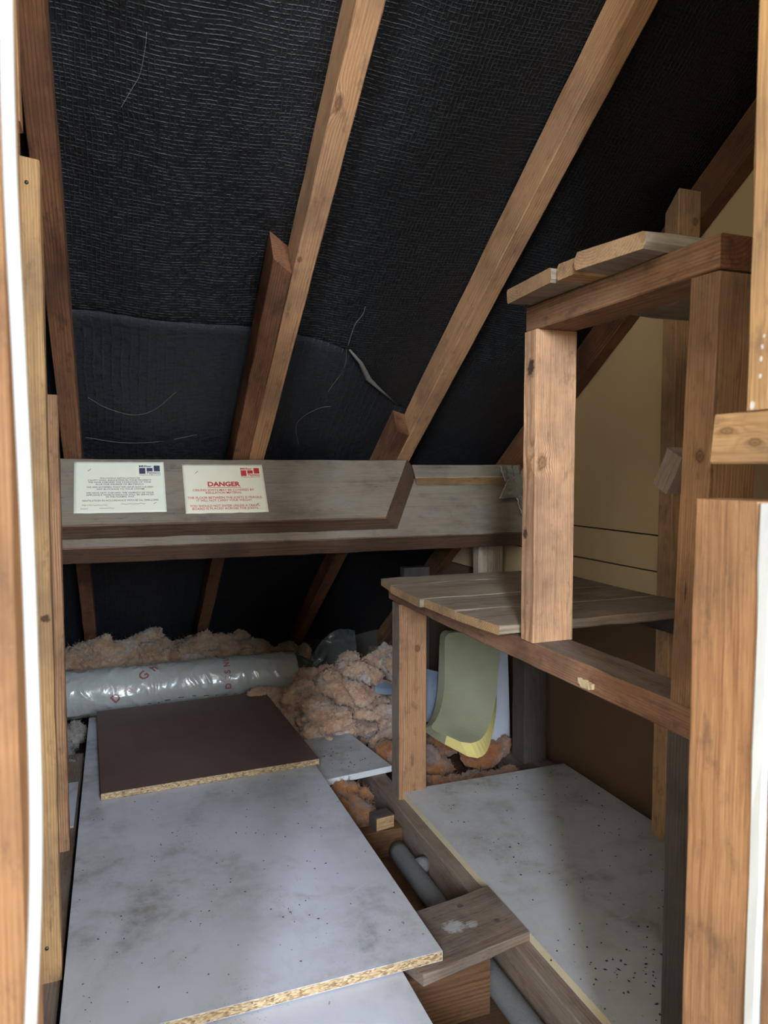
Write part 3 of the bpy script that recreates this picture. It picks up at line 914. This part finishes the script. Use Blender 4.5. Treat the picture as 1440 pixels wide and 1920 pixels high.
rg = random.Random(11)
bl = []
for k in range(26):
    x = -0.26 + 0.90 * k / 25
    h = 0.135 if x < 0.42 else 0.135 - 0.28 * (x - 0.42)
    bl.append((x, 2.965 + rg.uniform(-.02, .04), h - 0.03 + rg.uniform(-.02, .02), 0.06 + rg.uniform(0, .03), 0.07, 0.05 + rg.uniform(-.01, .015)))
    bl.append((x, 2.97, 0.01, 0.06, 0.08, 0.11))
bl.append((0.335, 2.93, 0.165, 0.035, 0.04, 0.035)); bl.append((0.37, 2.92, 0.15, 0.03, 0.03, 0.035))
wool('insulation_quilt', 'dusty mineral wool heaped along the eaves behind the wrapped roll', bl, M['wool_back'], 0.007, 0.018, 3, 7000)

bl = []
for (px, py, z, r) in ((500, 1300, .03, .05), (540, 1330, .02, .05), (560, 1370, .0, .045), (600, 1380, -.01, .045), (520, 1290, .05, .05), (560, 1300, .06, .06), (600, 1330, .04, .07),
                       (640, 1350, .02, .06), (690, 1355, .0, .05), (620, 1280, .08, .07), (660, 1260, .09, .07), (690, 1260, .10, .06), (660, 1300, .06, .07), (700, 1310, .04, .06),
                       (720, 1330, .03, .05), (580, 1265, .06, .05), (715, 1235, .10, .06), (735, 1240, .10, .06), (700, 1250, .07, .08), (640, 1300, .02, .10), (580, 1340, .0, .08),
                       (735, 1300, .03, .06), (650, 1240, .10, .05), (740, 1340, .02, .045)):
    p = fz(px, py, z)
    z -= 0.012
    bl.append((p.x, min(p.y, 2.95), z, r * rg.uniform(.9, 1.2), r * rg.uniform(.9, 1.2), r * rg.uniform(.55, .8)))
    bl.append((p.x, min(p.y, 2.95) + 0.03, -0.03, r * 1.3, r * 1.3, 0.06))
bl = [b for b in bl if not (b[0] < 0.56 and b[1] < 2.58)]
wool('insulation_quilt', 'heap of peach mineral wool between the roll end and the shelf leg', bl, M['wool'], 0.0065, 0.018, 5, 9000)
bl = [(0.80 + 0.06 * k + rg.uniform(-.02, .02), 1.97 + rg.uniform(-.08, .10), -0.045 + rg.uniform(-.015, .015), .06, .07, .04) for k in range(6)]
bl += [(0.80 + 0.055 * k, 1.84 + rg.uniform(-.03, .03), -0.075, .05, .05, .035) for k in range(6)]
wool('insulation_quilt', 'orange mineral wool between the joists below the foam slab', bl, M['wool_orange'], 0.009, 0.014, 8, 2500)
bl = [(0.57 + rg.uniform(-.05, .05), 1.79 + rg.uniform(-.07, .07), -0.075 + rg.uniform(-.01, .03), .045, .045, .035) for k in range(9)]
wool('insulation_quilt', 'orange mineral wool at the far end of the open gap', bl, M['wool_orange'], 0.008, 0.013, 9, 1800)
bl = [(-0.17 + rg.uniform(-.05, .05), 2.25 + 0.05 * k, -0.045 + rg.uniform(-.02, .02), .05, .045, .035) for k in range(7)]
wool('insulation_quilt', 'grey dirty mineral wool under the left end of the wrapped roll', bl, M['wool_grey'], 0.008, 0.015, 12, 1800)
bl = [(0.735, 2.90, 0.085, .03, .03, .04), (0.73, 2.90, 0.03, .05, .05, .06)]
wool('insulation_tuft', 'small tuft of wool standing between roll end and clear film', bl, M['wool_back'], 0.006, 0.008, 14, 500)

# ------------------------------------------------------------------ wrapped roll
RC = Vector((0, 2.755, 0.046)); RR = 0.086
roll = thing('insulation_roll', 'polythene wrapped insulation roll with faded red print', 'insulation roll', (0.2, 2.755, -0.04))


def roll_r(x, a):
    p = Vector((x * 9, math.cos(a) * 1.3, math.sin(a) * 1.3))
    ca, sa = math.cos(a), math.sin(a)
    wx = x + 0.03 * noise.noise(Vector((x * 7, ca * 1.5, sa * 1.5)))
    fold = 1 - abs(noise.noise(Vector((wx * 15, ca * 1.1 + wx * 5, sa * 1.1)))) * 3.0
    fold2 = 1 - abs(noise.noise(Vector((wx * 34 + 4, ca * 1.6 - wx * 9, sa * 1.6)))) * 3.0
    amp_ = 1.0 if x < 0.25 else 0.8
    lump = noise.noise(Vector((x * 12, ca * 1.2, sa * 1.2 + 7)))
    return RR + 0.004 * lump - 0.002 + amp_ * (0.0065 * max(0, fold) ** 2 + 0.0035 * max(0, fold2) ** 2) * (0.5 + 0.5 * noise.noise(p))


v, f = [], []
NX, NA = 240, 96
for i in range(NX + 1):
    x = -0.27 + 0.925 * i / NX
    for k in range(NA):
        a = 2 * math.pi * k / NA
        r = roll_r(x, a)
        v.append((x, RC.y + r * math.cos(a), RC.z + r * math.sin(a)))
for i in range(NX):
    for k in range(NA):
        k2 = (k + 1) % NA
        f.append((i * NA + k, i * NA + k2, (i + 1) * NA + k2, (i + 1) * NA + k))
f.append(tuple(range(NA))); f.append(tuple(NX * NA + k for k in range(NA)))
mesh('wrap', v, f, M['film'], roll, None, True)
# loose gathered film at the end
v, f = [], []
for i in range(15):
    t_ = i / 14
    for k in range(48):
        a = 2 * math.pi * k / 48
        r = RR * (1.0 - 0.72 * t_) * (1 + 0.16 * t_ * math.sin(a * 7 + 1) + 0.12 * noise.noise(Vector((t_ * 5, a * 2, 2))))
        v.append((0.650 + 0.085 * t_, RC.y + r * math.cos(a), RC.z + 0.012 * t_ + r * math.sin(a) * 0.95))
for i in range(14):
    for k in range(48):
        k2 = (k + 1) % 48
        f.append((i * 48 + k, i * 48 + k2, (i + 1) * 48 + k2, (i + 1) * 48 + k))
mesh('film_end', v, f, M['clear'], roll, None, True)


def text_mesh(s, size, bold=0.0, align='LEFT', shear=0.0, sx=1.0, ls=1.0):
    c = bpy.data.curves.new('t', 'FONT')
    c.body = s; c.size = size; c.align_x = align; c.offset = bold; c.space_character = ls; c.shear = shear
    c.resolution_u = 3
    o = bpy.data.objects.new('t', c); COL.objects.link(o)
    dg = bpy.context.evaluated_depsgraph_get()
    me = bpy.data.meshes.new_from_object(o.evaluated_get(dg))
    vs_ = [Vector((q.co.x * sx, q.co.y, 0)) for q in me.vertices]
    fs = [tuple(p.vertices) for p in me.polygons]
    bpy.data.objects.remove(o, do_unlink=True)
    return vs_, fs


def wrap_letter(ch, size, x0, a0, rot):
    """flat letter laid on the roll surface; a0 = angle round the roll measured from the top towards the camera"""
    vs_, fs = text_mesh(ch, size, 0.0012)
    bm = bmesh.new()
    vv = [bm.verts.new(q) for q in vs_]
    for q in fs:
        try: bm.faces.new([vv[i] for i in q])
        except ValueError: pass
    bmesh.ops.subdivide_edges(bm, edges=bm.edges, cuts=2, use_grid_fill=True)
    out = []
    for q in bm.verts:
        u, w_ = q.co.x * math.cos(rot) - q.co.y * math.sin(rot), q.co.x * math.sin(rot) + q.co.y * math.cos(rot)
        x = x0 + u
        a = math.pi / 2 + a0 - w_ / RR
        r = roll_r(x, a) + 0.0012
        out.append((x, RC.y + r * math.cos(a), RC.z + r * math.sin(a)))
    bm.verts.index_update()
    ff = [tuple(q.index for q in p.verts) for p in bm.faces]
    bm.free()
    mesh('print', out, ff, M['ink_red_print'], roll, None, True)


DEG = math.radians
for k, ch in enumerate('UNSGD'):
    wrap_letter(ch, 0.030, 0.395, DEG(22 + 19 * k), DEG(90))
for ch, s_, x_, a_ in (('D', 0.040, -0.010, 104), ('a', 0.034, 0.040, 82), ('G', 0.046, 0.085, 58), ('h', 0.040, 0.125, 36)):
    wrap_letter(ch, s_, x_, DEG(a_), DEG(40))

rgm = random.Random(3)
xm = 0.10
while xm < 0.47:
    ln = rgm.uniform(0.006, 0.030)
    am = DEG(112 + 4 * math.sin(xm * 20) + rgm.uniform(-3, 3))
    pv = []
    nm = 8
    for i in range(nm + 1):
        for sd in (-1, 1):
            x = xm + ln * i / nm
            a = math.pi / 2 + am + sd * rgm.uniform(0.008, 0.026)
            r = roll_r(x, a) + 0.0014
            pv.append((x, RC.y + r * math.cos(a), RC.z + r * math.sin(a)))
    mesh('pen_mark', pv, [(2 * i, 2 * i + 2, 2 * i + 3, 2 * i + 1) for i in range(nm)], M['ink_black'], roll, None, True)
    xm += ln + rgm.uniform(0.006, 0.03)

# clear film sheet standing behind the wool heap
cl = thing('polythene_sheet', 'crumpled clear polythene sheet standing behind the wool heap', 'plastic sheet', (0.82, 2.72, 0.08))
cor = [fy(572, 1250, 2.70), fy(665, 1262, 2.70), fy(668, 1200, 2.76), fy(648, 1180, 2.78), fy(612, 1192, 2.78)]
bl_ = [fy(578, 1262, 2.70), fy(668, 1268, 2.70)]; tl_ = [fy(578, 1240, 2.74), fy(668, 1182, 2.80)]
v, f = [], []
NU = 28
for j in range(NU + 1):
    for i in range(NU + 1):
        u, w_ = i / NU, j / NU
        b0 = bl_[0].lerp(bl_[1], u)
        ctop = tl_[0].lerp(tl_[1], min(1, u * 1.1)) + Vector((0, 0, 0.055 * math.sin(math.pi * min(1, u * 1.1)) ** 1.2))
        p = b0.lerp(ctop, w_)
        q = Vector((u * 5, w_ * 4, 3.0))
        fold = 1 - abs(noise.noise(q)) * 2
        p += Vector((0.006 * noise.noise(q * 2), 0.030 * noise.noise(q * 0.7) + 0.012 * fold, 0.004 * noise.noise(q * 2.1)))
        v.append(p)
for j in range(NU):
    for i in range(NU):
        a = j * (NU + 1) + i
        f.append((a, a + 1, a + NU + 2, a + NU + 1))
mesh('film', v, f, M['clear'], cl, None, True)


# ------------------------------------------------------------------ foam slab, blue cloth, leaning white board
def slab(name, rows, nu, nv, thick, mats, parent=None, corner=0.0, cut=lambda u, w: True, lean=(0, 0, 0), **props):
    """rows: control rows from bottom to top, each (left point, right point, bulge)"""
    L_ = spline([r[0] for r in rows], nv); R_ = spline([r[1] for r in rows], nv)
    B_ = spline([Vector((r[2], 0, 0)) for r in rows], nv)
    n = len(L_)
    P = []
    for j in range(n):
        row = []
        vj = j / (n - 1)
        ins = 0.0
        dv = min(vj, 1 - vj) / 0.14
        if dv < 1 and corner: ins = corner * (1 - math.sqrt(max(0, 1 - (1 - dv) ** 2)))
        for i in range(nu + 1):
            u = ins + (1 - 2 * ins) * i / nu
            p = L_[j].lerp(R_[j], u) + Vector((0, 1, 0)) * B_[j].x * math.sin(math.pi * u)
            row.append(p)
        P.append(row)
    nrm = []
    for j in range(n):
        rw = []
        for i in range(nu + 1):
            du = P[j][min(i + 1, nu)] - P[j][max(i - 1, 0)]
            dv_ = P[min(j + 1, n - 1)][i] - P[max(j - 1, 0)][i]
            rw.append(dv_.cross(du).normalized())
        nrm.append(rw)
    v = [p for r in P for p in r] + [P[j][i] + nrm[j][i] * thick + Vector(lean) * max(0, 1 - 1.9 * j / (n - 1)) * (i / nu) ** 2 for j in range(n) for i in range(nu + 1)]
    N = n * (nu + 1)
    f, ix = [], []
    for j in range(n - 1):
        for i in range(nu):
            a = j * (nu + 1) + i
            f.append((a, a + 1, a + nu + 2, a + nu + 1)); ix.append(0)
            f.append((N + a, N + a + nu + 1, N + a + nu + 2, N + a + 1)); ix.append(0)
    rim = [i for i in range(nu + 1)] + [j * (nu + 1) + nu for j in range(1, n)] + [(n - 1) * (nu + 1) + i for i in range(nu - 1, -1, -1)] + [j * (nu + 1) for j in range(n - 2, 0, -1)]
    for a, b in zip(rim, rim[1:] + rim[:1]):
        pm_ = (v[a] + v[b]) / 2
        f.append((a, b, N + b, N + a)); ix.append(1 if len(mats) > 1 and cut(a % (nu + 1) / nu, a // (nu + 1) / (n - 1)) else 0)
    return mesh(name, v, f, mats, parent, None, False, idx=ix, **props)


rows = [(fy(800, 1366, 1.845), fy(886, 1402, 1.800), 0.02), (fy(820, 1345, 1.875), fy(912, 1372, 1.845), 0.02), (fy(832, 1300, 1.925), fy(928, 1320, 1.890), 0.02),
        (fy(834, 1245, 1.955), fy(934, 1262, 1.925), 0.015), (fy(834, 1205, 1.965), fy(938, 1225, 1.94), 0.01), (fy(837, 1182, 1.965), fy(938, 1200, 1.94), 0.01)]
slab('foam_slab', rows, 16, 6, 0.034, [M['foam'], M['foam_cut']], corner=0.22, cut=lambda u, w: (u > 0.45 and w < 0.1) or (u > 0.9 and w < 0.42), lean=(0.024, -0.02, -0.016), label='curved slab of green grey foam with yellow cut edge under the shelf', category='foam')

rows = [(fy(790, 1352, 2.03), fy(812, 1352, 2.03), -0.01), (fy(780, 1310, 2.05), fy(826, 1318, 2.05), -0.03), (fy(776, 1275, 2.07), fy(834, 1288, 2.07), -0.03), (fy(780, 1248, 2.09), fy(826, 1260, 2.09), -0.01)]
slab('blue_bundle', rows, 12, 6, 0.03, [M['blue']], label='crumpled blue cloth bundle tucked behind the shelf leg', category='cloth')
rows = [(fy(705, 1300, 2.30), fy(740, 1302, 2.30), -0.01), (fy(703, 1288, 2.31), fy(738, 1292, 2.31), -0.01), (fy(716, 1278, 2.33), fy(736, 1284, 2.33), 0.0)]
slab('blue_scrap', rows, 8, 4, 0.008, [M['blue']], label='scrap of blue plastic on the wool beside the shelf leg', category='scrap')

lb = thing('leaning_board', 'narrow white board leaning on end beside the foam slab', 'board', (1.08, 1.87, -0.018))
pb_ = fy(943, 1408, 1.965)
mw = frame(pb_, Vector((0.012, 0.10, 1)), Vector((0.35, -1, 0)))
box('face', 0, 0.44, -0.036, 0.036, -0.0155, 0.0, plain('white_board_blue_tint', srgb(200, 204, 214), 0.5, 12, 0.1, 0.05), lb, mw)
box('edge_strip', 0, 0.44, -0.0375, -0.0362, -0.0155, 0.0, M['edge_white'], lb, mw)

# folded grey card on the beam by the end wall
fc = thing('folded_card', 'crumpled folded grey card stuffed on the beam end by the post', 'card', fy(955, 905, 2.0))
for k, (a, b, c_, d_) in enumerate((((936, 874), (975, 872), (978, 900), (944, 902)), ((952, 900), (978, 888), (978, 932), (936, 934)), ((968, 934), (980, 930), (980, 968), (977, 962)))):
    yv = 1.985 - 0.012 * k
    pts = [fy(q[0], q[1], yv + (0.015 if n_ in (1, 2) else 0)) for n_, q in enumerate((a, b, c_, d_))]
    v, f = [], []
    for j in range(7):
        for i in range(7):
            u, w_ = i / 6, j / 6
            p = pts[0].lerp(pts[1], u).lerp(pts[3].lerp(pts[2], u), w_)
            v.append(p + Vector((0, 0.008 * noise.noise(Vector((u * 4, w_ * 4, k * 3.0))) + (0.007 * (1 if int(u * 5) % 2 else -1) if k == 0 else 0), 0)))
    for j in range(6):
        for i in range(6):
            q = j * 7 + i
            f.append((q, q + 1, q + 8, q + 7))
    o = mesh('fold', v, f, [M['card'], M['card_edge']], fc)
    so = o.modifiers.new('t', 'SOLIDIFY'); so.thickness = 0.0035; so.material_offset_rim = 1


# ------------------------------------------------------------------ notices
def notice(label, x0, x1, k, dtop, dbot, mpaper, skew, lines, ink, logo_ink, extra=None, seed=0):
    """card stapled to the dusty beam face; local u to the right, v upwards along the face"""
    wdt, hgt = x1 - x0, dtop - dbot
    mw = Matrix((Vector((1, 0, 0)), NR, UPS)).transposed().to_4x4()
    mw.translation = kd(k + 0.0008, dbot, x0)
    t = thing('notice', label, 'notice', mw.translation)

    def warp(u, v_):
        return Vector((u + skew * v_, v_ - 0.006 * 0 + 0.0, 0.0010 + 0.0012 * (noise.noise(Vector((u * 22, v_ * 20, seed))) * 0.5 + 0.5) * (1 if v_ < 0.03 else 0.5)))
    vs_, fs = [], []
    n = 24
    for j in range(n + 1):
        for i in range(n + 1):
            u, v_ = wdt * i / n, hgt * j / n
            p = warp(u, v_)
            if j == 0: p.y += 0.0012 * noise.noise(Vector((u * 40, seed, 0)))
            if j == n: p.y += 0.0010 * noise.noise(Vector((u * 40, seed, 5)))
            vs_.append(p)
    for j in range(n):
        for i in range(n):
            a = j * (n + 1) + i
            fs.append((a, a + 1, a + n + 2, a + n + 1))
    o = mesh('card', vs_, fs, mpaper, t, mw, True)
    so = o.modifiers.new('t', 'SOLIDIFY'); so.thickness = 0.0004; so.offset = 1 if False else -1

    def put(name, pv, pf, m):
        mesh(name, [warp(q[0], q[1]) + Vector((0, 0, 0.00045)) for q in pv], pf, m, t, mw)

    def text(s, cx, y, width, size, m, bold=0.0, name='text_line'):
        tv, tf = text_mesh(s, size, bold)
        xs = [q.x for q in tv]
        a, b = min(xs), max(xs)
        kx = width / (b - a)
        put(name, [(cx + (q.x - (a + b) / 2) * kx, y + q.y) for q in tv], tf, m)
    for (s, cx, y, width, size, bold) in lines:
        text(s, cx * wdt, y * hgt, width * wdt, size * hgt, ink, bold)
    # logo: three squares with the maker's words
    for (a, b, c, d) in ((0.715, 0.785, 0.755, 0.875), (0.800, 0.868, 0.805, 0.875), (0.882, 0.952, 0.805, 0.925)):
        nq = 3
        pv = [((a + (b - a) * i / nq) * wdt, (c + (d - c) * j / nq) * hgt) for j in range(nq + 1) for i in range(nq + 1)]
        pf = [(j * (nq + 1) + i, j * (nq + 1) + i + 1, (j + 1) * (nq + 1) + i + 1, (j + 1) * (nq + 1) + i) for j in range(nq) for i in range(nq)]
        put('logo_block', pv, pf, logo_ink)
    text('Miller', 0.790 * wdt, 0.892 * hgt, 0.150 * wdt, 0.055 * hgt, logo_ink, 0.0002, 'logo_word')
    text('Pattison', 0.880 * wdt, 0.760 * hgt, 0.150 * wdt, 0.055 * hgt, logo_ink, 0.0002, 'logo_word')
    text('Telephone: 0800 616169', 0.835 * wdt, 0.722 * hgt, 0.24 * wdt, 0.036 * hgt, logo_ink, 0, 'logo_word')
    for (u, v_, du, dv) in ((0.15, 0.81, 0.035, 0.045), (0.86, 0.155, 0.03, 0.03)):
        a = warp(u * wdt, v_ * hgt); b = warp((u + du) * wdt, (v_ + dv) * hgt)
        tube('staple', [mw @ (a + Vector((0, 0, .0008))), mw @ (b + Vector((0, 0, .0012)))], 0.0006, M['metal'], t, seg=6)
    if extra:
        extra(put, wdt, hgt)
    return t


def scribble(put, wdt, hgt):
    for (x0_, y0_, n_, st_, sd) in ((0.17, 0.145, 12, 0.017, 2), (0.50, 0.16, 16, 0.018, 5), (0.27, 0.085, 9, 0.02, 7)):
        pv, pf = [], []
        for i in range(n_):
            x = x0_ + st_ * i; y = y0_ + 0.02 * noise.noise(Vector((i * 0.8, sd, 0)))
            pv += [(x * wdt, y * hgt), (x * wdt, (y + 0.009) * hgt)]
        for i in range(n_ - 1):
            pf.append((2 * i, 2 * i + 2, 2 * i + 3, 2 * i + 1))
        put('handwriting', pv, pf, M['ink_faint'])


lines1 = [('FOLLOWING INSTALLATION OF', .50, .655, .44, .042, .0001), ('CAVITY WALL INSULATION IN YOUR PROPERTY', .50, .615, .70, .042, .0001),
          ('WE HAVE CHECKED THE CONDITION OF YOUR', .50, .575, .69, .042, .0001), ('FLUE FOR INGRESS OF MATERIALS.', .50, .535, .53, .042, .0001),
          ('WE ARE SATISFIED THAT WE HAVE NOT CAUSED', .50, .480, .73, .042, .0001), ('ANY BLOCKAGE TO YOUR SYSTEM', .50, .440, .52, .042, .0001),
          ('WE HAVE NOT CHECKED THE VIABILITY OF YOUR', .50, .370, .74, .042, .0001), ('APPLIANCE WHICH SHOULD STILL BE SERVICED', .50, .330, .74, .042, .0001),
          ('IN THE NORMAL WAY.', .50, .292, .31, .042, .0001), ('VENTILATION IN ACCORDANCE WITH BS No. 5440:2:2000', .50, .222, .83, .044, .0001),
          ('Signed', .13, .145, .085, .036, 0), ('Dated', .11, .075, .075, .036, 0)]
lines2 = [('DANGER', .49, .545, .40, .125, .0008), ('CEILING JOISTS MAY BE COVERED BY', .48, .445, .75, .060, .0001), ('INSULATION MATERIAL.', .48, .390, .45, .060, .0001),
          ('THE FLOOR BETWEEN THE JOISTS IS FRAGILE.', .49, .290, .91, .060, .0001), ('IT WILL NOT CARRY YOUR WEIGHT.', .48, .235, .68, .060, .0001),
          ('YOU SHOULD NOT ENTER UNLESS A CRAWL', .48, .125, .85, .060, .0001), ('BOARD IS PLACED ACROSS THE JOISTS.', .48, .070, .80, .060, .0001)]


def underline(put, wdt, hgt):
    n = 10
    pv = [((0.285 + 0.41 * i / n) * wdt, y * hgt) for y in (0.512, 0.522) for i in range(n + 1)]
    put('underline', pv, [(i, i + 1, n + 2 + i, n + 1 + i) for i in range(n)], M['ink_red'])


notice('pale green notice card with dark blue logo and print on the beam', -0.093, 0.127, K1, 1.866, 1.709, M['paper'], 0.0, lines1, M['ink_grey'], M['ink_navy'], scribble, 1)
notice('cream notice card with red DANGER heading on the beam', 0.174, 0.390, K1, 1.858, 1.702, M['paper2'], 0.0, lines2, M['ink_red'], M['ink_red'], underline, 4)

# ------------------------------------------------------------------ cobwebs and crumbs
WG = 'cobweb strands under the roof'


def web(label, px, dz=0.05, r=0.00035):
    tube('cobweb', spline([froof(a, b, D0 + dz) for a, b in px], 6), r, M['web'], seg=5, label=label, category='cobweb', group=WG)


web('cobweb strand hanging in a loop above the blue lettered notice', [(165, 745), (200, 765), (250, 778), (290, 768), (330, 735)])
web('second cobweb strand sagging just above the notices', [(160, 820), (230, 830), (300, 828), (370, 815)])
web('cobweb strand trailing from the torn underlay fold', [(650, 655), (648, 680), (640, 700), (625, 720), (615, 735)])
web('cobweb strand rising above the torn underlay fold', [(652, 650), (665, 610), (680, 590), (685, 575)], r=0.0006)
web('cobweb strand hanging between two rafters above the beam', [(560, 835), (555, 800), (570, 780), (600, 765), (620, 762)], 0.04)
web('cobweb strand curling on the upper underlay near the left rafter', [(225, 205), (245, 170), (262, 140), (272, 90), (275, 60)], 0.04)

rg = random.Random(21)
cv, cf = [], []


def crumb(x, y, z, s):
    n0 = len(cv)
    pts = [Vector((rg.uniform(-1, 1), rg.uniform(-1, 1), 0)) for _ in range(3)]
    a = rg.uniform(0, 6.28); l = rg.uniform(0.6, 2.2)
    base = [Vector((math.cos(t_) * s * l, math.sin(t_) * s, 0)) for t_ in (0, 1.6, 3.1, 4.7)]
    ro = Matrix.Rotation(a, 3, 'Z')
    for q in base: cv.append(Vector((x, y, z)) + ro @ q)
    cv.append(Vector((x, y, z + s * 0.9)))
    for i in range(4): cf.append((n0 + i, n0 + (i + 1) % 4, n0 + 4))
    cf.append((n0 + 3, n0 + 2, n0 + 1, n0))


for _ in range(200):
    crumb(rg.uniform(0.72, 1.18), rg.uniform(0.75, 1.70), -0.0003, rg.uniform(0.0007, 0.0022))
for _ in range(130):
    crumb(min(1.18, rg.gauss(0.88, 0.09)), rg.gauss(0.93, 0.06), -0.0003, rg.uniform(0.0008, 0.0025))
for _ in range(170):
    crumb(rg.uniform(-0.08, 0.50), rg.uniform(1.10, 1.88), 0.021, rg.uniform(0.0005, 0.0018))
for _ in range(30):
    crumb(rg.uniform(0.56, 0.68), rg.uniform(1.90, 2.08), -0.0003, rg.uniform(0.001, 0.0025))
mesh('crumbs', cv, cf, M['crumb'], kind='stuff', label='dark crumbs and grit scattered on the white boards', category='debris')
